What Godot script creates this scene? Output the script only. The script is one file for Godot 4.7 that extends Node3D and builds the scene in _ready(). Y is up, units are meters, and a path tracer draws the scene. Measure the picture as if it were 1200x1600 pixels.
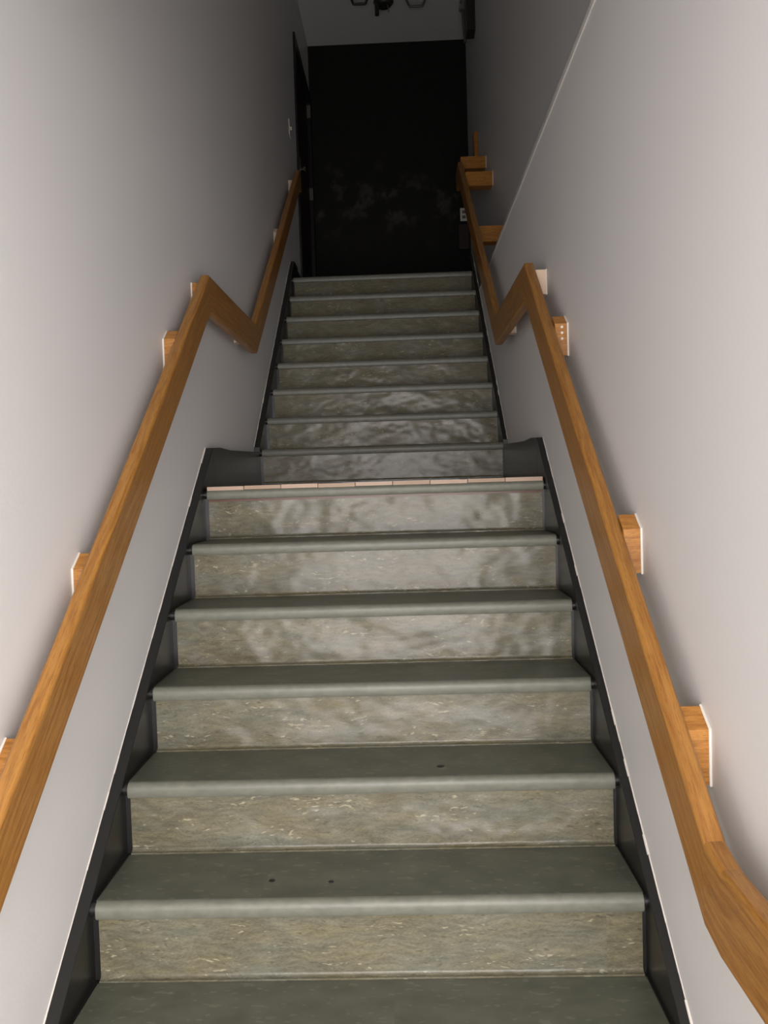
extends Node3D
# A narrow stairwell: two flights with a short landing, oak handrails on blocks, black wall at the top.

# ---- measures (metres; y = 0 is the landing, z runs down the stairs towards the viewer) ----
const RISE := 0.19
const RUN := 0.2364
const HW := 0.6355            # half width of the linoleum runner
const XL := -0.678            # left wall
const XR := 0.666             # right wall, lower thick part
const XR2 := 0.815            # right wall above the ledge
const SL := -0.646            # inner face of left stringer
const SR := 0.6415             # inner face of right stringer
const LAND := 1.1935          # landing length, nosing to nosing
const URISE := 0.18466
const URUN := 0.21413
const UY := 0.0146
const NOS := 0.016            # nosing overhang
const LEDGE := 1.30
const CEIL := 4.15
const ZB := -4.6              # black end wall
const ZF := 4.3               # entrance wall behind the viewer
const FLOOR := -1.53
const TOPY := 1.4919          # floor of the top landing
const LOB := 2.15             # the walls end here, the lobby is wider
const LOBW := 2.0
const VEST := 1.04             # ceiling of the entrance lobby

var M := {}
var used := {}

func numbered(n: String) -> String:
	if not used.has(n):
		used[n] = 0
		return n
	used[n] += 1
	return "%s_%03d" % [n, used[n]]

func tag(o: Node, label: String, category: String, group := "") -> void:
	o.set_meta("label", label)
	o.set_meta("category", category)
	if group != "":
		o.set_meta("group", group)

func thing(called: String, label: String, category: String, at := Vector3.ZERO, group := "") -> Node3D:
	var o := Node3D.new()
	o.name = numbered(called)
	o.position = at
	add_child(o, true)
	tag(o, label, category, group)
	return o

# ---------------------------------------------------------------- mesh helpers
class MB:
	var v := PackedVector3Array()
	var n := PackedVector3Array()
	var uv := PackedVector2Array()
	func tri(a: Vector3, b: Vector3, c: Vector3, na: Vector3, nb: Vector3, nc: Vector3, ua: Vector2, ub: Vector2, uc: Vector2) -> void:
		var g := (b - a).cross(c - a)
		if g.length() < 1e-12:
			return
		if g.dot(na + nb + nc) > 0.0:
			v.append_array([a, c, b]); n.append_array([na, nc, nb]); uv.append_array([ua, uc, ub])
		else:
			v.append_array([a, b, c]); n.append_array([na, nb, nc]); uv.append_array([ua, ub, uc])
	func quad(a: Vector3, b: Vector3, c: Vector3, d: Vector3, na: Vector3, nb: Vector3, nc: Vector3, nd: Vector3, ua: Vector2, ub: Vector2, uc: Vector2, ud: Vector2) -> void:
		tri(a, b, c, na, nb, nc, ua, ub, uc)
		tri(a, c, d, na, nc, nd, ua, uc, ud)
	func mesh() -> ArrayMesh:
		var a := []
		a.resize(Mesh.ARRAY_MAX)
		a[Mesh.ARRAY_VERTEX] = v
		a[Mesh.ARRAY_NORMAL] = n
		a[Mesh.ARRAY_TEX_UV] = uv
		var m := ArrayMesh.new()
		m.add_surface_from_arrays(Mesh.PRIMITIVE_TRIANGLES, a)
		return m

func obj(called: String, mesh: Mesh, mat: Material, parent: Node = null) -> MeshInstance3D:
	var o := MeshInstance3D.new()
	o.name = numbered(called) if parent == null else called
	o.mesh = mesh
	o.material_override = mat
	o.cast_shadow = GeometryInstance3D.SHADOW_CASTING_SETTING_ON
	(self if parent == null else parent).add_child(o, true)
	return o

func struct(called: String, mesh: Mesh, mat: Material, label: String) -> MeshInstance3D:
	var o := obj(called, mesh, mat)
	o.set_meta("kind", "structure")
	o.set_meta("label", label)
	return o

# extrude a closed profile from x0 to x1 along one axis. p = (a, b) with axis "x": a = z, b = y; "y": a = x, b = z; "z": a = x, b = y
func put(axis: String, a: float, b: float, t: float) -> Vector3:
	if axis == "x": return Vector3(t, b, a)
	if axis == "y": return Vector3(a, t, b)
	return Vector3(a, b, t)

func extrude_into(mb: MB, p: PackedVector2Array, t0: float, t1: float, axis := "x", bevel := 0.0, uvo := Vector2.ZERO, smooth := 40.0) -> void:
	var c := p.size()
	var area := 0.0
	for i in c:
		area += p[i].cross(p[(i + 1) % c])
	var s := 1.0 if area > 0.0 else -1.0
	var en := []
	for i in c:
		var e := (p[(i + 1) % c] - p[i]).normalized()
		en.append(Vector2(e.y, -e.x) * s)
	var sides := [[t0, t1]]
	var inner := PackedVector2Array()
	if bevel > 0.0:
		for i in c:
			var m: Vector2 = en[i] + en[(i + c - 1) % c]
			var k := bevel / maxf(0.35, m.length_squared() / 2.0)
			inner.append(p[i] - m * k)
		sides = [[t0 + bevel, t1 - bevel]]
	var run := 0.0
	for i in c:
		var j := (i + 1) % c
		var l := p[i].distance_to(p[j])
		var n0: Vector2 = en[i]
		var n1: Vector2 = en[i]
		var pr: Vector2 = en[(i + c - 1) % c]
		var nx: Vector2 = en[j]
		if absf(rad_to_deg(n0.angle_to(pr))) < smooth: n0 = (n0 + pr).normalized()
		if absf(rad_to_deg(n1.angle_to(nx))) < smooth: n1 = (n1 + nx).normalized()
		var a0: float = sides[0][0]
		var a1: float = sides[0][1]
		var N0 := put(axis, n0.x, n0.y, 0.0)
		var N1 := put(axis, n1.x, n1.y, 0.0)
		mb.quad(put(axis, p[i].x, p[i].y, a0), put(axis, p[i].x, p[i].y, a1), put(axis, p[j].x, p[j].y, a1), put(axis, p[j].x, p[j].y, a0), N0, N0, N1, N1,
			Vector2(a0, -run) + uvo, Vector2(a1, -run) + uvo, Vector2(a1, -run - l) + uvo, Vector2(a0, -run - l) + uvo)
		if bevel > 0.0:
			for q in [[t0, a0, -1.0], [t1, a1, 1.0]]:
				var nn: Vector3 = (put(axis, en[i].x, en[i].y, 0.0) + put(axis, 0, 0, q[2])).normalized()
				mb.quad(put(axis, p[i].x, p[i].y, q[1]), put(axis, p[j].x, p[j].y, q[1]), put(axis, inner[j].x, inner[j].y, q[0]), put(axis, inner[i].x, inner[i].y, q[0]), nn, nn, nn, nn,
					Vector2(q[1], -run) + uvo, Vector2(q[1], -run - l) + uvo, Vector2(q[0], -run - l) + uvo, Vector2(q[0], -run) + uvo)
		run += l
	var cap := inner if bevel > 0.0 else p
	var ix := Geometry2D.triangulate_polygon(cap)
	for q in [[t0, -1.0], [t1, 1.0]]:
		var nn := put(axis, 0, 0, q[1])
		for k in range(0, ix.size(), 3):
			var A := cap[ix[k]]
			var B := cap[ix[k + 1]]
			var C := cap[ix[k + 2]]
			mb.tri(put(axis, A.x, A.y, q[0]), put(axis, B.x, B.y, q[0]), put(axis, C.x, C.y, q[0]), nn, nn, nn, A + uvo, B + uvo, C + uvo)

func extrude(p: PackedVector2Array, t0: float, t1: float, axis := "x", bevel := 0.0, uvo := Vector2.ZERO) -> ArrayMesh:
	var mb := MB.new()
	extrude_into(mb, p, t0, t1, axis, bevel, uvo)
	return mb.mesh()

func rect(a0: float, b0: float, a1: float, b1: float) -> PackedVector2Array:
	return PackedVector2Array([Vector2(a0, b0), Vector2(a1, b0), Vector2(a1, b1), Vector2(a0, b1)])

func box(x0: float, y0: float, z0: float, x1: float, y1: float, z1: float, bevel := 0.0) -> ArrayMesh:
	return extrude(rect(z0, y0, z1, y1), x0, x1, "x", bevel)

func box_into(mb: MB, x0: float, y0: float, z0: float, x1: float, y1: float, z1: float, bevel := 0.0) -> void:
	extrude_into(mb, rect(z0, y0, z1, y1), x0, x1, "x", bevel)

# a tube between two points
func tube_into(mb: MB, a: Vector3, b: Vector3, ra: float, rb: float, seg := 14, caps := true) -> void:
	var d := (b - a).normalized()
	var u := d.cross(Vector3.UP if absf(d.y) < 0.9 else Vector3.RIGHT).normalized()
	var w := d.cross(u)
	for i in seg:
		var t0 := TAU * i / seg
		var t1 := TAU * (i + 1) / seg
		var n0 := u * cos(t0) + w * sin(t0)
		var n1 := u * cos(t1) + w * sin(t1)
		mb.quad(a + n0 * ra, a + n1 * ra, b + n1 * rb, b + n0 * rb, n0, n1, n1, n0, Vector2(t0, 0), Vector2(t1, 0), Vector2(t1, 1), Vector2(t0, 1))
		if caps:
			mb.tri(a, a + n0 * ra, a + n1 * ra, -d, -d, -d, Vector2.ZERO, Vector2.ZERO, Vector2.ZERO)
			mb.tri(b, b + n0 * rb, b + n1 * rb, d, d, d, Vector2.ZERO, Vector2.ZERO, Vector2.ZERO)

# lathe a profile (radius, height) round an axis through "at"
func lathe_into(mb: MB, at: Vector3, dir: Vector3, prof: Array, seg := 20) -> void:
	var d := dir.normalized()
	var u := d.cross(Vector3.UP if absf(d.y) < 0.9 else Vector3.RIGHT).normalized()
	var w := d.cross(u)
	for k in prof.size() - 1:
		var p0: Vector2 = prof[k]
		var p1: Vector2 = prof[k + 1]
		var e := (p1 - p0).normalized()
		for i in seg:
			var r0 := u * cos(TAU * i / seg) + w * sin(TAU * i / seg)
			var r1 := u * cos(TAU * (i + 1) / seg) + w * sin(TAU * (i + 1) / seg)
			var n0 := (r0 * e.y - d * e.x).normalized()
			var n1 := (r1 * e.y - d * e.x).normalized()
			mb.quad(at + r0 * p0.x + d * p0.y, at + r1 * p0.x + d * p0.y, at + r1 * p1.x + d * p1.y, at + r0 * p1.x + d * p1.y, n0, n1, n1, n0, Vector2.ZERO, Vector2.ZERO, Vector2.ZERO, Vector2.ZERO)

# one straight length of handrail: rounded rectangle between two upright cross-sections; s = (z, y of the top)
func rail_length(x0: float, x1: float, sections: Array, uvo: Vector2, h := 0.143) -> ArrayMesh:
	var mb := MB.new()
	var ring := PackedVector2Array()
	var nor := PackedVector2Array()
	var rx := 0.009
	var ry := 0.012
	var cx := [[x1 - rx, -ry, 0.0], [x0 + rx, -ry, 90.0], [x0 + rx, -h + ry * 0.6, 180.0], [x1 - rx, -h + ry * 0.6, 270.0]]
	for q in cx:
		var yy: float = ry if q[2] < 150.0 else ry * 0.6
		for k in 6:
			var t := deg_to_rad(q[2] + 90.0 * k / 5.0)
			ring.append(Vector2(q[0] + cos(t) * rx, q[1] + sin(t) * yy))
			nor.append(Vector2(cos(t), sin(t)))
	var c := ring.size()
	var along := 0.0
	for s in sections.size() - 1:
		var A: Vector2 = sections[s]
		var B: Vector2 = sections[s + 1]
		var dir := Vector3(0, B.y - A.y, B.x - A.x)
		var l := dir.length()
		dir /= l
		var per := 0.0
		for i in c:
			var j := (i + 1) % c
			var lp := ring[i].distance_to(ring[j])
			var ni := Vector3(nor[i].x, nor[i].y, 0)
			var nj := Vector3(nor[j].x, nor[j].y, 0)
			ni = (ni - dir * ni.dot(dir)).normalized()
			nj = (nj - dir * nj.dot(dir)).normalized()
			mb.quad(Vector3(ring[i].x, A.y + ring[i].y, A.x), Vector3(ring[j].x, A.y + ring[j].y, A.x), Vector3(ring[j].x, B.y + ring[j].y, B.x), Vector3(ring[i].x, B.y + ring[i].y, B.x), ni, nj, nj, ni,
				Vector2(along, per) + uvo, Vector2(along, per + lp) + uvo, Vector2(along + l, per + lp) + uvo, Vector2(along + l, per) + uvo)
			per += lp
		along += l
	for q in [[sections[0], sections[1]], [sections[-1], sections[-2]]]:
		var E: Vector2 = q[0]
		var nn := Vector3(0, 0, signf(q[0].x - q[1].x))
		var mid := Vector3((x0 + x1) / 2, E.y - h / 2, E.x)
		for i in c:
			var j := (i + 1) % c
			mb.tri(mid, Vector3(ring[i].x, E.y + ring[i].y, E.x), Vector3(ring[j].x, E.y + ring[j].y, E.x), nn, nn, nn,
				Vector2(0.0, h / 2) + uvo, Vector2(ring[i].x - mid.x, ring[i].y) + uvo, Vector2(ring[j].x - mid.x, ring[j].y) + uvo)
	return mb.mesh()

# ---------------------------------------------------------------- materials
func noise(seed_: int, freq: float, oct := 4) -> FastNoiseLite:
	var f := FastNoiseLite.new()
	f.seed = seed_
	f.noise_type = FastNoiseLite.TYPE_SIMPLEX_SMOOTH
	f.frequency = freq
	f.fractal_octaves = oct
	return f

func image_tex(w: int, h: int, fn: Callable) -> ImageTexture:
	var d := PackedByteArray()
	d.resize(w * h * 3)
	var k := 0
	for y in h:
		for x in w:
			var c: Color = fn.call(x, y)
			d[k] = int(clampf(c.r, 0, 1) * 255.0)
			d[k + 1] = int(clampf(c.g, 0, 1) * 255.0)
			d[k + 2] = int(clampf(c.b, 0, 1) * 255.0)
			k += 3
	var im := Image.create_from_data(w, h, false, Image.FORMAT_RGB8, d)
	im.generate_mipmaps()
	return ImageTexture.create_from_image(im)

func relief(seed_: int, freq: float, strength: float, oct := 3, sx := 1.0) -> ImageTexture:
	var f := noise(seed_, freq, oct)
	var im := Image.create(512, 512, false, Image.FORMAT_RGB8)
	for y in 512:
		for x in 512:
			# blend over the borders so that it tiles
			var u := x / 512.0
			var w := y / 512.0
			var a := f.get_noise_2d(x * sx, y)
			var b := f.get_noise_2d((x - 512) * sx, y)
			var c := f.get_noise_2d(x * sx, y - 512)
			var e := f.get_noise_2d((x - 512) * sx, y - 512)
			var q := lerpf(lerpf(a, b, u), lerpf(c, e, u), w) * 0.5 + 0.5
			im.set_pixel(x, y, Color(q, q, q))
	im.bump_map_to_normal_map(strength)
	im.generate_mipmaps()
	return ImageTexture.create_from_image(im)

func plain(c: Color, rough: float, metal := 0.0, spec := 0.5) -> StandardMaterial3D:
	var m := StandardMaterial3D.new()
	m.albedo_color = c
	m.roughness = rough
	m.metallic = metal
	m.metallic_specular = spec
	return m

func make_materials() -> void:
	# wall paint: warm grey, faint roller relief
	var w := plain(Color(0.868, 0.864, 0.860), 0.5)
	w.normal_enabled = true
	w.normal_texture = relief(3, 0.06, 2.0)
	w.normal_scale = 0.12
	w.uv1_triplanar = true
	w.uv1_world_triplanar = true
	w.uv1_scale = Vector3(2.2, 2.2, 2.2)
	M.wall = w
	M.ceiling = plain(Color(0.84, 0.84, 0.83), 0.85)
	# black end wall with chalky rub marks
	var s1 := noise(21, 0.012, 4)
	var s2 := noise(22, 0.05, 3)
	var s3 := noise(23, 0.004, 2)
	var bt := image_tex(512, 512, func(x: int, y: int) -> Color:
		var g := 0.13 + 0.012 * s2.get_noise_2d(x * 0.4, y)
		var zone := exp(-pow((y - 222.0) / 56.0, 2.0)) * clampf(0.75 + 0.6 * s3.get_noise_2d(x, y), 0.0, 1.0)
		var m := smoothstep(0.02, 0.55, s1.get_noise_2d(x, y * 1.7) + 0.25 * s2.get_noise_2d(x, y))
		g += 0.15 * zone * m
		return Color(g, g * 0.99, g * 0.94))
	var b := plain(Color(1, 1, 1), 0.7, 0.0, 0.25)
	b.albedo_texture = bt
	b.uv1_scale = Vector3(1.0 / 1.6, 1.0 / 2.8, 1)
	M.black_wall = b
	M.black_paint = plain(Color(0.115, 0.115, 0.11), 0.3)
	var bp: StandardMaterial3D = M.black_paint
	bp.normal_enabled = true
	bp.normal_texture = relief(8, 0.03, 2.0)
	bp.normal_scale = 0.05
	bp.uv1_scale = Vector3(2, 2, 2)
	M.black_edge = plain(Color(0.12, 0.12, 0.115), 0.4)
	M.caulk = plain(Color(0.86, 0.84, 0.8), 0.7)
	M.white_paint = plain(Color(0.86, 0.85, 0.83), 0.5)
	# marbled linoleum of the risers: streaks that run across the step, pale flecks, a few scuffs
	var l1 := noise(31, 0.008, 4)
	var l2 := noise(32, 0.03, 4)
	var l3 := noise(33, 0.075, 2)
	var l4 := noise(34, 0.004, 2)
	var lt := image_tex(1024, 1024, func(x: int, y: int) -> Color:
		var warp := 16.0 * l1.get_noise_2d(x, y)
		var a := l2.get_noise_2d(x * 0.6, (y + warp) * 2.2)
		var h := l3.get_noise_2d(x * 1.4 + 70.0, (y + warp) * 3.2)
		var c := l1.get_noise_2d(x * 0.5 + 500.0, y * 1.6)
		var g := l4.get_noise_2d(x, y)
		var base := Color(0.62, 0.60, 0.515).lerp(Color(0.565, 0.57, 0.53), clampf(0.45 + 0.9 * c + 0.6 * g, 0.0, 1.0))
		base = base * (1.0 + 0.15 * a + 0.10 * h + 0.10 * g)
		var f := l3.get_noise_2d(x * 0.36, (y + warp) * 1.15) + 0.25 * h
		var fl := smoothstep(0.62, 0.86, f + 0.62 * l1.get_noise_2d(x * 0.6 + 90.0, y * 1.2))
		base = base.lerp(Color(0.90, 0.88, 0.80), fl * 0.8)
		var dk := smoothstep(0.55, 0.75, -f + 0.35 * l1.get_noise_2d(x + 900.0, y * 1.6))
		base = base.lerp(Color(0.36, 0.34, 0.29), dk * 0.4)
		return base)
	var rl := relief(41, 0.010, 7.0, 3)
	var li := plain(Color(0.68, 0.67, 0.63), 0.27, 0.0, 0.42)
	li.albedo_texture = lt
	li.uv1_scale = Vector3(1.0 / 1.3, 1.0 / 0.9, 1)
	li.normal_enabled = true
	li.normal_texture = rl
	li.normal_scale = 0.8
	M.lino = li
	# vinyl treads: dark grey green, a few pale scuffs
	var t1 := noise(51, 0.02, 4)
	var t2 := noise(52, 0.09, 2)
	var tt := image_tex(512, 512, func(x: int, y: int) -> Color:
		var k := 1.0 + 0.12 * t1.get_noise_2d(x * 0.6, y)
		var f := smoothstep(0.45, 0.62, t2.get_noise_2d(x * 0.4, y) + 0.3 * t1.get_noise_2d(x + 300.0, y + 70.0))
		return (Color(0.47, 0.475, 0.435) * k).lerp(Color(0.72, 0.70, 0.65), f * 0.35))
	var tr := plain(Color(0.76, 0.775, 0.74), 0.42)
	tr.albedo_texture = tt
	tr.uv1_scale = Vector3(1.0 / 0.9, 1.0 / 0.9, 1)
	M.tread = tr
	var ns := plain(Color(1, 1, 1), 0.45)
	ns.albedo_color = Color(0.745, 0.75, 0.72)
	ns.albedo_texture = image_tex(256, 256, func(x: int, y: int) -> Color:
		var k := 1.0 + 0.07 * t1.get_noise_2d(x * 2.0, y * 1.2) + 0.05 * t2.get_noise_2d(x, y)
		return Color(0.565, 0.57, 0.535) * k)
	ns.uv1_scale = Vector3(1.0 / 0.7, 1.0 / 0.35, 1)
	M.nosing = ns
	M.copper = plain(Color(0.34, 0.19, 0.14), 0.35)
	# oak: grain along u
	var o1 := noise(61, 0.012, 4)
	var o2 := noise(62, 0.11, 3)
	var o3 := noise(63, 0.35, 2)
	var ot := image_tex(1024, 512, func(x: int, y: int) -> Color:
		var warp := 26.0 * o1.get_noise_2d(x * 0.22, y * 0.8)
		var rings := 0.5 + 0.5 * sin((y + warp * 1.6) * 0.16 + 3.0 * o1.get_noise_2d(x * 0.1, y * 0.5 + 400.0))
		var fib := o2.get_noise_2d(x * 0.05, y * 1.0)
		var pore := smoothstep(0.25, 0.6, o3.get_noise_2d(x * 0.07, y * 1.0))
		var c := Color(0.80, 0.56, 0.275).lerp(Color(0.66, 0.425, 0.185), clampf(rings * 0.6 + fib * 0.7, 0.0, 1.0))
		c = c.lerp(Color(0.44, 0.25, 0.10), pore * 0.38)
		return c)
	var ok := plain(Color(0.79, 0.805, 0.79), 0.36)
	ok.albedo_texture = ot
	ok.uv1_scale = Vector3(1.0 / 1.1, 1.0 / 0.38, 1)
	M.oak = ok
	var ob: StandardMaterial3D = ok.duplicate()
	ob.albedo_color = Color(0.87, 0.87, 0.83)
	ob.uv1_scale = Vector3(1.0 / 0.5, 1.0 / 0.3, 1)
	M.oak_block = ob
	M.oak_end = plain(Color(0.86, 0.76, 0.66), 0.6)
	M.plank = plain(Color(0.70, 0.60, 0.52), 0.5)
	M.plank2 = plain(Color(0.64, 0.54, 0.45), 0.5)
	M.floor = plain(Color(0.70, 0.68, 0.65), 0.5)
	M.dark_wood = plain(Color(0.17, 0.10, 0.075), 0.45)
	M.dark_trim = plain(Color(0.11, 0.105, 0.10), 0.4)
	M.brass = plain(Color(0.75, 0.72, 0.66), 0.25, 1.0)
	M.steel = plain(Color(0.62, 0.62, 0.60), 0.4, 0.6)
	M.hinge = plain(Color(0.40, 0.40, 0.38), 0.45)
	M.plastic = plain(Color(0.82, 0.81, 0.77), 0.45)
	M.dark_metal = plain(Color(0.16, 0.16, 0.155), 0.45)
	M.grey_metal = plain(Color(0.34, 0.34, 0.33), 0.4)
	var g := plain(Color(0.75, 0.8, 0.85), 0.6)
	g.emission_enabled = true
	g.emission = Color(1.0, 0.97, 0.93)
	g.emission_energy_multiplier = 1.0
	M.day_glass = g

# ---------------------------------------------------------------- stairs
func flight(called: String, label: String, first: int, count: int, rise: float, going: float, y0: float, z0: float, xl: float, xr: float, bl: float, br: float) -> Node3D:
	# step k (k = first ..): top at y0 + k * rise, nosing front at z0 - k * going
	var t := thing(called, label, "stairs", Vector3(0, y0 + first * rise - rise, z0 - first * going))
	var o := t.position
	for k in range(first, first + count):
		var y := y0 + k * rise
		var z := z0 - k * going
		var st := obj("step", extrude(step_profile(y - o.y - 0.004, z - o.z - 0.004, rise, going), bl, br, "x"), M.black_paint, t)
		# riser covering, coved out at its foot
		var zr := z - o.z - NOS
		var yb := y - o.y - rise
		var p := PackedVector2Array()
		p.append(Vector2(zr - 0.004, y - o.y - 0.03))
		p.append(Vector2(zr, y - o.y - 0.03))
		p.append(Vector2(zr, yb + 0.014))
		for a in 5:
			var q := deg_to_rad(180.0 + 90.0 * (a + 1) / 5.0)
			p.append(Vector2(zr + 0.009 + 0.009 * cos(q), yb + 0.014 + 0.009 * sin(q)))
		p.append(Vector2(zr + 0.012, yb + 0.005))
		p.append(Vector2(zr + 0.012, yb + 0.0005))
		p.append(Vector2(zr - 0.004, yb + 0.0005))
		obj("riser", extrude(p, xl + 0.004, xr - 0.003, "x", 0.0, Vector2(k * 0.37, k * 0.411)), M.lino, st)
		if called != "" and not (k == 0 and z0 == 0.0):
			obj("tread", extrude(rect(z - o.z - going - NOS + 0.012, y - o.y - 0.004, z - o.z - 0.019, y - o.y), xl, xr, "x", 0.0, Vector2(k * 0.31, k * 0.27)), M.tread, st)
		# bullnose: round lip that runs down over the riser
		var r := 0.018
		var n := PackedVector2Array()
		n.append(Vector2(z - o.z - 0.019, y - o.y - 0.004))
		n.append(Vector2(z - o.z - 0.019, y - o.y))
		for a in 8:
			var q := deg_to_rad(90.0 - 90.0 * a / 7.0)
			n.append(Vector2(z - o.z - r + r * cos(q), y - o.y - r + r * sin(q)))
		n.append(Vector2(z - o.z - 0.0008, y - o.y - 0.034))
		n.append(Vector2(z - o.z - 0.004, y - o.y - 0.0385))
		n.append(Vector2(z - o.z - r, y - o.y - 0.039))
		n.append(Vector2(z - o.z - r, y - o.y - r))
		obj("nosing", extrude(n, xl - 0.001 * (k % 3), xr + 0.001 * ((k + 1) % 3), "x", 0.0015, Vector2(k * 0.23, k * 0.31)), M.nosing, st)
	return t

func step_profile(y: float, z: float, rise: float, going: float) -> PackedVector2Array:
	var p := PackedVector2Array()
	var r := 0.016
	p.append(Vector2(z - going - NOS + 0.002, y))
	for a in 7:
		var q := deg_to_rad(90.0 - 180.0 * a / 6.0)
		p.append(Vector2(z - r + r * cos(q), y - r + r * sin(q)))
	p.append(Vector2(z - NOS, y - 2 * r))
	p.append(Vector2(z - NOS, y - rise + 0.001))
	p.append(Vector2(z - going - NOS + 0.002, y - rise + 0.001))
	return p

func stringer(t: Node3D, x0: float, x1: float, poly: PackedVector2Array, top: Array, side: float) -> void:
	var o := t.position
	var q := PackedVector2Array()
	for v in poly:
		q.append(v - Vector2(o.z, o.y))
	obj("stringer", extrude(q, x0 - o.x, x1 - o.x, "x", 0.0015), M.black_paint, t)
	# the bead of white filler between board and wall, uneven
	var mb := MB.new()
	var wx := x0 if side < 0 else x1
	var rng := RandomNumberGenerator.new()
	rng.seed = 7 + int(side * 3.0) + top.size()
	for i in top.size() - 1:
		var A: Vector2 = top[i]
		var B: Vector2 = top[i + 1]
		var cnt := maxi(2, int(A.distance_to(B) / 0.05))
		for k in cnt:
			var a := A.lerp(B, float(k) / cnt)
			var b := A.lerp(B, float(k + 1) / cnt)
			var r := 0.0013 + 0.0011 * rng.randf()
			if rng.randf() < 0.10: r += 0.0022
			tube_into(mb, Vector3(wx - side * 0.001, a.y - o.y + 0.001, a.x - o.z), Vector3(wx - side * 0.001, b.y - o.y + 0.001, b.x - o.z), r, r * 0.9, 6, false)
	obj("filler_bead", mb.mesh(), M.caulk, t)

# ---------------------------------------------------------------- handrails
func rail_block(t: Node3D, xw: float, xr: float, z: float, ytop: float, slope: float, h := 0.104, depth := 0.042, endm := "oak_block") -> MeshInstance3D:
	# a short piece of oak between rail and wall, top cut along the slope, upright face downhill
	var p := PackedVector2Array([Vector2(z, ytop - h), Vector2(z, ytop), Vector2(z - depth, ytop + depth * slope), Vector2(z - depth, ytop + depth * slope - h)])
	var s := signf(xw)
	var b := obj("spacer_block", extrude(p, minf(xw, xr), maxf(xw, xr), "x", 0.0015, Vector2(z, ytop)), M[endm], t)
	var g := 0.0025
	var c := PackedVector2Array([Vector2(z + g, ytop - h - g), Vector2(z + g, ytop + g * 0.6), Vector2(z - depth - g, ytop + depth * slope + g), Vector2(z - depth - g, ytop + depth * slope - h)])
	obj("paint_edge", extrude(c, minf(xw, xw - s * 0.005), maxf(xw, xw - s * 0.005), "x", 0.001), M.caulk, b)
	return b

func _ready() -> void:
	# ---- camera
	var cam := Camera3D.new()
	cam.name = "camera"
	cam.fov = rad_to_deg(2.0 * atan(800.0 / 1216.95))
	cam.keep_aspect = Camera3D.KEEP_HEIGHT
	cam.position = Vector3(0.11424, 0.01195, 2.93384)
	cam.rotation_order = EULER_ORDER_YXZ
	cam.rotation = Vector3(-0.03964, 0.02692, -0.03049)
	cam.near = 0.02
	add_child(cam)
	cam.make_current()
	# ---- sky and exposure
	var we := WorldEnvironment.new()
	we.name = "environment"
	var env := Environment.new()
	env.background_mode = Environment.BG_SKY
	var sky := Sky.new()
	var psm := ProceduralSkyMaterial.new()
	psm.sky_top_color = Color(0.45, 0.52, 0.6)
	psm.sky_horizon_color = Color(0.7, 0.72, 0.74)
	psm.ground_bottom_color = Color(0.3, 0.3, 0.3)
	psm.ground_horizon_color = Color(0.6, 0.6, 0.6)
	psm.sun_angle_max = 0.0
	sky.sky_material = psm
	env.sky = sky
	env.tonemap_mode = Environment.TONE_MAPPER_LINEAR
	env.tonemap_exposure = 1.0
	env.sdfgi_enabled = true
	env.ssao_enabled = true
	env.ssil_enabled = true
	we.environment = env
	add_child(we)
	# ---- daylight through the glazed entrance door behind the viewer
	var day := AreaLight3D.new()
	day.name = "daylight"
	day.area_size = Vector2(2.3, 2.35)
	day.position = Vector3(0.35, -0.22, ZF - 0.12)
	day.light_color = Color(1.0, 0.972, 0.968)
	day.light_energy = 14.0
	day.area_range = 14.0
	day.area_attenuation = 2.0
	day.shadow_enabled = true
	add_child(day)

	make_materials()
	build_shell()
	build_stairs()
	build_rails()
	build_top_door()
	build_small_things()

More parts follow.
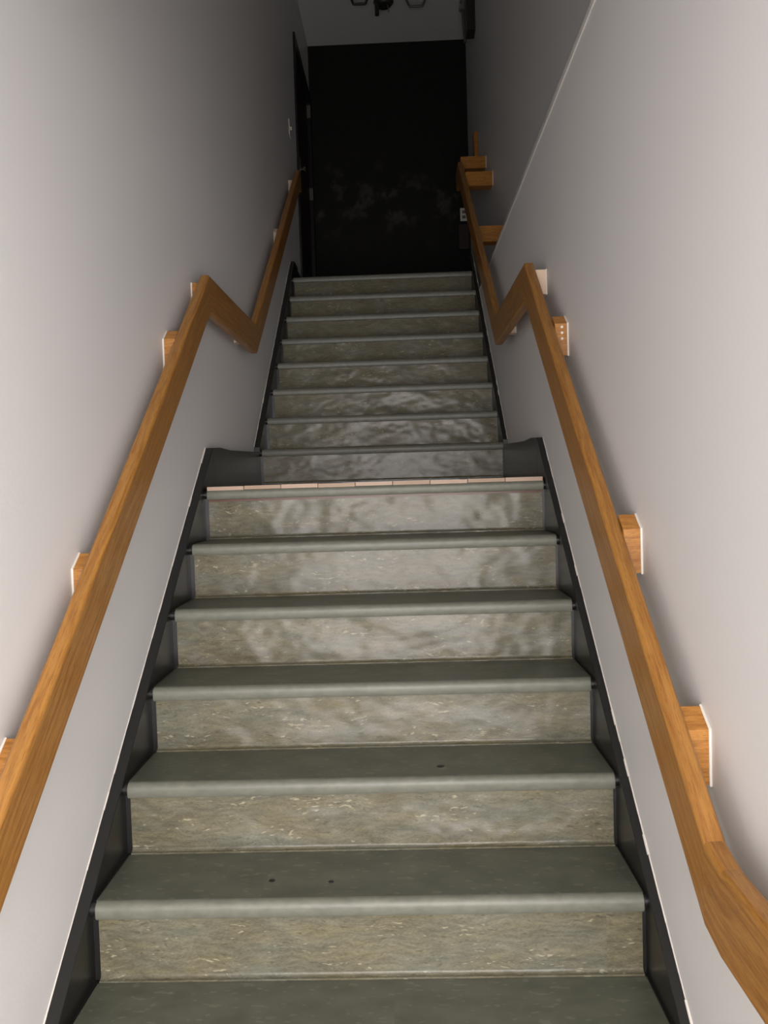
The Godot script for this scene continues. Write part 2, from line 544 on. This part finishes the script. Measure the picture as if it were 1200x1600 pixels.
# ---------------------------------------------------------------- room
func build_shell() -> void:
	var th := 0.2
	# left wall with the door opening of the top landing
	var lw := MB.new()
	var dz0 := -4.50
	var dz1 := -3.53
	var dy := 3.575
	box_into(lw, XL - th, FLOOR - 0.2, dz1, XL, CEIL + 0.2, LOB)
	box_into(lw, XL - th, FLOOR - 0.2, ZB - 0.2, XL, CEIL + 0.2, dz0)
	box_into(lw, XL - th, dy, dz0, XL, CEIL + 0.2, dz1)
	box_into(lw, XL - th, FLOOR - 0.2, dz0, XL, TOPY, dz1)
	struct("wall_left", lw.mesh(), M.wall, "smooth pale grey painted wall left of the stairs")
	# right wall: thick up to a ledge, thinner above it
	var rw := PackedVector2Array([Vector2(XR, FLOOR - 0.2), Vector2(1.05, FLOOR - 0.2), Vector2(1.05, CEIL + 0.2), Vector2(XR2, CEIL + 0.2), Vector2(XR2, LEDGE), Vector2(XR, LEDGE)])
	var rm := MB.new()
	extrude_into(rm, rw, ZB - 0.2, LOB, "z")
	struct("wall_right", rm.mesh(), M.wall, "smooth pale grey painted wall right of the stairs with a ledge")
	# white corner bead along the ledge
	var bead := PackedVector2Array([Vector2(XR - 0.004, LEDGE - 0.016), Vector2(XR + 0.001, LEDGE - 0.016), Vector2(XR + 0.001, LEDGE), Vector2(XR + 0.014, LEDGE), Vector2(XR + 0.014, LEDGE + 0.003), Vector2(XR - 0.002, LEDGE + 0.003), Vector2(XR - 0.004, LEDGE + 0.001)])
	struct("trim_1", extrude(bead, ZB, LOB - 0.05, "z"), M.white_paint, "thin white corner bead along the ledge of the right wall")
	# black end wall
	struct("wall_back", extrude(rect(XL - th, TOPY - 0.3, 1.05, CEIL + 0.2), ZB - 0.2, ZB, "z", 0.0, Vector2(0.72, -4.25)), M.black_wall, "matt black wall with chalky rub marks at the top of the stairs")
	# ceilings and the soffit over the lobby
	struct("ceiling", box(XL - th, CEIL, ZB - 0.2, 1.05, CEIL + 0.2, LOB - 0.05), M.ceiling, "plain grey ceiling above the top landing")
	struct("ceiling_001", box(-LOBW - th, VEST, LOB - 0.05, LOBW + th, VEST + 0.2, ZF + 0.2), M.ceiling, "low ceiling over the entrance lobby")
	struct("wall_front", box(XL - th, VEST + 0.2, LOB - 0.05, 1.05, CEIL + 0.2, LOB + 0.15), M.wall, "wall above the entrance lobby")
	# lobby
	struct("floor", box(-LOBW - th, FLOOR - 0.2, -0.9, LOBW + th, FLOOR, ZF + 0.2), M.floor, "dark floor of the entrance lobby")
	for q in [-1.0, 1.0]:
		var sw := MB.new()
		var e := XL - th if q < 0 else 1.05
		box_into(sw, minf(e, q * (LOBW + th)), FLOOR - 0.2, LOB - th, maxf(e, q * (LOBW + th)), VEST + 0.2, LOB)
		box_into(sw, minf(q * LOBW, q * (LOBW + th)), FLOOR - 0.2, LOB, maxf(q * LOBW, q * (LOBW + th)), VEST + 0.2, ZF + 0.2)
		struct("wall_lobby_left" if q < 0 else "wall_lobby_right", sw.mesh(), M.wall, "side wall of the entrance lobby")
	var gx := 1.2
	var ew := MB.new()
	box_into(ew, -LOBW - th, FLOOR - 0.2, ZF, 0.35 - gx, VEST, ZF + 0.15)
	box_into(ew, 0.35 + gx, FLOOR - 0.2, ZF, LOBW + th, VEST, ZF + 0.15)
	box_into(ew, 0.35 - gx, 1.0, ZF, 0.35 + gx, VEST, ZF + 0.15)
	struct("wall_entrance", ew.mesh(), M.wall, "grey wall around the glazed entrance")
	var fb := MB.new()
	for x in [0.35 - gx, -0.13, 0.82, 0.35 + gx - 0.05]:
		box_into(fb, x, FLOOR, ZF, x + 0.05, 1.0, ZF + 0.06)
	for y in [FLOOR, 0.55, 0.95]:
		box_into(fb, 0.35 - gx, y, ZF, 0.35 + gx, y + 0.05, ZF + 0.06)
	var d := struct("door_2", fb.mesh(), M.dark_trim, "glazed entrance door and side lights letting in daylight")
	obj("pane", box(0.35 - gx, FLOOR, ZF + 0.02, 0.35 + gx, 1.0, ZF + 0.03), M.day_glass, d)
	# landing slab with its floorboards, whose sawn ends show above the nosing
	var ld := struct("floor_001", box(SL, -0.35, -LAND - NOS + 0.002, SR, -0.012, -0.03), M.black_edge, "landing between the two flights")
	var n := 9
	var wd := 2.0 * HW / n
	for i in n:
		obj("plank", box(-HW + i * wd + 0.0008, -0.0118 + UY * 0.0, -LAND - NOS + 0.004, -HW + (i + 1) * wd - 0.0008, 0.0095 + 0.0008 * ((i * 7) % 3), -0.006 - 0.001 * ((i * 5) % 3), 0.001), M.plank if i % 2 == 0 else M.plank2, ld)
	# top landing
	var tz := -LAND - 7.0 * URUN - NOS
	struct("floor_002", box(XL, TOPY - 0.3, ZB, XR, TOPY - 0.006, tz - 0.02), M.tread, "top landing in front of the black wall")
	# skirting on the landing, level with the stringers
	for s in 2:
		var x0 := XL if s == 0 else SR
		var x1 := SL if s == 0 else XR
		var zs := (0.023 - 0.165) / 0.833 if s == 0 else (0.035 - 0.165) / 0.826
		var q := PackedVector2Array([Vector2(zs, -0.01), Vector2(zs, 0.165), Vector2(-0.30, 0.172), Vector2(-0.5, 0.168), Vector2(-LAND + 0.002, 0.186), Vector2(-LAND + 0.002, -0.01)])
		struct("baseboard_left" if s == 0 else "baseboard_right", extrude(q, x0, x1, "x", 0.001), M.black_paint, "glossy black skirting board along the landing on the %s wall" % ("left" if s == 0 else "right"))
	for s in 2:
		var x0 := XL if s == 0 else XR - 0.02
		var zend := -3.46 if s == 0 else ZB
		struct("baseboard_left" if s == 0 else "baseboard_right", box(x0, TOPY - 0.006, zend, x0 + 0.02, TOPY + 0.16, tz - 0.36, 0.001), M.black_paint, "black skirting board along the top landing on the %s wall" % ("left" if s == 0 else "right"))

func build_stairs() -> void:
	# lower flight: step index 0 = landing edge, going down -1 ... -7
	var a := flight("staircase", "lower flight of wide steps in marbled green grey linoleum, nearest the viewer", -7, 8, RISE, RUN, 0.0, 0.0, -HW, HW, SL, SR)
	var za := 7.0 * RUN + 0.12
	for s in 2:
		var x0 := XL if s == 0 else SR
		var x1 := SL if s == 0 else XR
		var k := 0.833 if s == 0 else 0.826
		var c := 0.023 if s == 0 else 0.035
		var zt := (c - 0.165) / k
		var top := [Vector2(za, c - za * k), Vector2(zt, 0.165)]
		var poly := PackedVector2Array([Vector2(za, FLOOR), Vector2(za, c - za * k), Vector2(zt, 0.165), Vector2(zt, -0.35), Vector2(0.6, FLOOR)])
		stringer(a, x0, x1, poly, top, -1.0 if s == 0 else 1.0)
	# the landing edge: thin red brown line of old glue under the lip
	var o := a.position
	obj("glue_line", box(-HW + 0.003, -0.0475 - o.y, -NOS + 0.0005 - o.z, HW - 0.003, -0.040 - o.y, -NOS + 0.005 - o.z, 0.001), M.copper, a)
	for q in [Vector4(0.19, -0.76, 0.86, 0.011), Vector4(-0.235, -0.95, 1.085, 0.008), Vector4(-0.09, -0.95, 1.095, 0.007)]:
		var gb := MB.new()
		lathe_into(gb, Vector3(q.x - o.x, q.y - o.y, q.z - o.z), Vector3.UP, [Vector2(q.w, 0.0), Vector2(q.w * 0.8, 0.0012), Vector2(0.0, 0.0018)], 12)
		obj("gum_spot", gb.mesh(), M.black_edge, a)
	var b := flight("staircase", "upper flight of eight dim linoleum steps, rising from landing to black wall", 1, 8, URISE, URUN, UY, -LAND + URUN, -HW, 0.641, SL, SR)
	var us := URISE / URUN
	for s in 2:
		var x0 := XL if s == 0 else SR
		var x1 := SL if s == 0 else XR
		var zt := -LAND - 7.0 * URUN - 0.35
		var ya := UY + URISE + 0.012
		var yt := TOPY + 0.16
		var zk := -LAND - (yt - ya) / us
		var top := [Vector2(-LAND, ya), Vector2(zk, yt)]
		var poly := PackedVector2Array([Vector2(-LAND, -0.2), Vector2(-LAND, ya), Vector2(zk, yt), Vector2(zt, yt), Vector2(zt, TOPY - 0.3), Vector2(-LAND - 0.5, -0.2)])
		stringer(b, x0, x1, poly, top, -1.0 if s == 0 else 1.0)

func build_rails() -> void:
	var h := 0.143
	for s in 2:
		var xw := XL if s == 0 else XR
		var xo := -0.635 if s == 0 else 0.622     # face towards the wall
		var xi := -0.597 if s == 0 else 0.584     # face towards the stairs
		var label := "long honey oak handrail on spacer blocks along the left wall" if s == 0 else "long honey oak handrail on spacer blocks along the right wall"
		var t := thing("handrail", label, "handrail")
		var x0 := minf(xo, xi)
		var x1 := maxf(xo, xi)
		var zl := 1.675
		var yl := 0.79 - 0.824 * zl
		var lev := 0.81
		var zb := (0.79 - lev) / 0.824
		var zu := -0.96
		var us := 0.768
		var za := -3.0 if s == 1 else -2.97
		var ya := lev + (zu - za) * us
		var ends := [Vector2(2.1, yl - 0.016), Vector2(1.74, yl - 0.014), Vector2(zl, yl)]
		obj("end_rail", rail_length(x0, x1, ends, Vector2(0.3, 0.1 + 0.2 * s), h), M.oak, t)
		obj("rail", rail_length(x0, x1, [Vector2(zl, yl), Vector2(zb, lev)], Vector2(0.0, 0.05 + 0.17 * s), h), M.oak, t)
		obj("landing_rail", rail_length(x0, x1, [Vector2(zb, lev), Vector2(zu, lev)], Vector2(0.55, 0.2 * s), h), M.oak, t)
		obj("rail", rail_length(x0, x1, [Vector2(zu, lev), Vector2(za, ya)], Vector2(0.2, 0.13 + 0.2 * s), h), M.oak, t)
		obj("end_rail", rail_length(x0, x1, [Vector2(za, ya), Vector2(za - (0.2 if s == 1 else 0.06), ya)], Vector2(0.7, 0.3 * s), h), M.oak, t)
		if s == 0:
			rail_block(t, xw, xo, 1.50, -0.500, 0.8)
			rail_block(t, xw, xo, 1.119, -0.174, 0.8)
			rail_block(t, xw, xo, 0.332, 0.508, 0.8)
			rail_block(t, xw, xo, -0.055, 0.79, 0.3)
			rail_block(t, xw, xo, -0.80, 0.80, 0.0, 0.104, 0.06, "oak_end")
			rail_block(t, xw, xo, -2.13, 1.633, 0.77, 0.1, 0.05, "oak_end")
			rail_block(t, xw, xo, -2.92, 2.263, 0.3, 0.09, 0.05, "oak_end")
		else:
			rail_block(t, xw, xo, 1.502, -0.463, 0.75)
			rail_block(t, xw, xo, 1.106, -0.117, 0.75)
			var sp := rail_block(t, xw, xo, 0.350, 0.509, 0.75)
			for k in 3:
				var db := MB.new()
				lathe_into(db, Vector3(0.645, 0.498 - 0.019 * k, 0.3495), Vector3(0, 0, 1), [Vector2(0.0045, 0.0), Vector2(0.0045, 0.0008), Vector2(0.0, 0.0016)], 10)
				obj("filled_screw_hole", db.mesh(), M.caulk, sp)
			rail_block(t, xw, xo, -0.005, 0.778, 0.0, 0.09, 0.042, "oak_end")
			rail_block(t, xw, xo, -0.80, 0.80, 0.0, 0.104, 0.06, "oak_end")
			# above the ledge the wall stands back, so the blocks are long
			rail_block(t, XR2, xo - 0.002, -2.17, 1.635, 0.0, 0.1, 0.09)
			rail_block(t, XR2, xo - 0.002, -2.75, 2.205, 0.0, 0.1, 0.09)
			rail_block(t, XR2, xo - 0.002, -3.15, 2.475, 0.0, 0.09, 0.09)

func build_top_door() -> void:
	var z0 := -4.50
	var z1 := -3.53
	var dy := 3.575
	var d := struct("door_1", box(XL - 0.06, TOPY, z0 + 0.02, XL - 0.015, dy - 0.02, z1 - 0.02, 0.002), M.dark_wood, "closed dark brown door in the left wall of the top landing")
	var mb := MB.new()
	box_into(mb, XL - 0.15, TOPY, z1 - 0.02, XL + 0.018, dy + 0.075, z1 + 0.06, 0.002)
	box_into(mb, XL - 0.15, TOPY, z0 - 0.06, XL + 0.018, dy + 0.075, z0 + 0.02, 0.002)
	box_into(mb, XL - 0.15, dy - 0.02, z0 + 0.02, XL + 0.018, dy + 0.075, z1 - 0.02, 0.002)
	obj("door_frame", mb.mesh(), M.dark_trim, d)
	for y in [2.72, 3.50 - 0.02]:
		var hb := MB.new()
		tube_into(hb, Vector3(XL + 0.012, y - 0.055, z0 + 0.03), Vector3(XL + 0.012, y + 0.055, z0 + 0.03), 0.009, 0.009, 10)
		box_into(hb, XL - 0.014, y - 0.055, z0 + 0.02, XL + 0.010, y + 0.055, z0 + 0.035)
		obj("hinge", hb.mesh(), M.hinge, d)
	var kb := MB.new()
	lathe_into(kb, Vector3(XL - 0.016, 2.62, z1 - 0.10), Vector3(1, 0, 0), [Vector2(0.0, 0.0), Vector2(0.03, 0.0), Vector2(0.03, 0.006), Vector2(0.012, 0.01), Vector2(0.012, 0.03), Vector2(0.026, 0.042), Vector2(0.028, 0.055), Vector2(0.018, 0.066), Vector2(0.0, 0.068)])
	obj("door_knob", kb.mesh(), M.brass, d)
	obj("strike_plate", box(XL + 0.0175, 2.56, z1 - 0.018, XL + 0.0195, 2.68, z1 + 0.010, 0.0005), M.steel, d)

func build_small_things() -> void:
	# switch plate on the left wall
	var sw := thing("light_switch", "small pale switch plate on the left wall before the dark door", "switch", Vector3(XL, 2.71, -3.08))
	obj("plate", box(0.0, -0.06, -0.036, 0.007, 0.06, 0.036, 0.002), M.plastic, sw)
	obj("toggle", box(0.006, -0.012, -0.006, 0.02, 0.012, 0.006, 0.002), M.plastic, sw)
	# outlet plate on the black wall by the right rail
	var ou := thing("wall_outlet", "pale outlet plate on the black wall behind the right handrail", "outlet", Vector3(0.757, 2.52, ZB))
	obj("plate", box(-0.035, -0.06, 0.0, 0.035, 0.06, 0.006, 0.002), M.plastic, ou)
	for k in [-1, 1]:
		obj("socket", box(-0.016, k * 0.024 - 0.014, 0.005, 0.016, k * 0.024 + 0.014, 0.008, 0.002), M.hinge, ou)
	# brown board below it
	tag(obj("wall_board", box(0.70, 2.19, ZB, 0.80, 2.42, ZB + 0.03, 0.003), M.dark_wood), "short dark brown board fixed to the black wall below the outlet", "board")
	# upright strip on the recessed right wall
	tag(obj("wood_strip", box(XR2 - 0.035, 2.62, -3.80, XR2, 2.90, -3.70, 0.006), M.oak_block), "short upright oak strip on the right wall above the top spacer block", "wood strip")
	# ceiling fitting, only its underside in view
	var f := thing("ceiling_light", "unlit dark ceiling light with open metal frames above the top landing", "ceiling light", Vector3(0.06, CEIL, -3.75))
	var cb := MB.new()
	lathe_into(cb, Vector3.ZERO, Vector3(0, -1, 0), [Vector2(0.07, 0.0), Vector2(0.07, 0.02), Vector2(0.03, 0.035), Vector2(0.03, 0.09), Vector2(0.075, 0.10), Vector2(0.085, 0.135), Vector2(0.06, 0.165), Vector2(0.0, 0.175)])
	obj("canopy", cb.mesh(), M.dark_metal, f)
	var pb := MB.new()
	tube_into(pb, Vector3(-0.055, -0.10, 0.02), Vector3(-0.057, -0.255, 0.03), 0.018, 0.018, 12)
	obj("lamp_socket", pb.mesh(), M.dark_metal, f)
	for q in [[-0.20, 0.24, -0.11, "dark_metal"], [0.27, 0.26, -0.15, "grey_metal"]]:
		var fm := MB.new()
		var c := Vector3(q[0], q[2], 0.02)
		var hw: float = q[1] * 0.38
		var pts := [c + Vector3(-hw, 0.06, 0.0), c + Vector3(hw, 0.06, 0.0), c + Vector3(hw * 0.55, -0.06, 0.03), c + Vector3(-hw * 0.55, -0.06, 0.03)]
		for i in 4:
			tube_into(fm, pts[i], pts[(i + 1) % 4], 0.010, 0.010, 8)
		tube_into(fm, c + Vector3(0, 0.06, 0), Vector3(0, -0.10, 0), 0.008, 0.008, 8)
		obj("shade_frame", fm.mesh(), M[q[3]], f)
	var wv := MB.new()
	tube_into(wv, Vector3(0.03, -0.16, 0.02), Vector3(0.045, -0.23, 0.02), 0.004, 0.004, 8)
	obj("pull_wire", wv.mesh(), M.grey_metal, f)
	# alarm box and its clear sounder high on the right wall
	var al := thing("alarm_box", "narrow dark metal box high on the right wall near the ceiling", "alarm box", Vector3(XR2, 3.72, -3.75))
	obj("housing", box(-0.07, 0.0, -0.07, 0.0, 0.43, 0.07, 0.005), M.dark_metal, al)
	var sc := thing("emergency_lamp", "small clear lamp head hanging in the corner beside the dark box", "lamp", Vector3(0.745, CEIL, -4.0))
	var eb := MB.new()
	lathe_into(eb, Vector3.ZERO, Vector3(0, -1, 0), [Vector2(0.03, 0.0), Vector2(0.03, 0.015), Vector2(0.012, 0.02), Vector2(0.012, 0.04), Vector2(0.034, 0.05), Vector2(0.038, 0.085), Vector2(0.0, 0.09)])
	obj("lamp_head", eb.mesh(), M.steel, sc)
	var wb := MB.new()
	tube_into(wb, Vector3(0.0, -0.085, 0.0), Vector3(0.012, -0.36, 0.0), 0.018, 0.012, 10)
	obj("cable", wb.mesh(), M.grey_metal, sc)
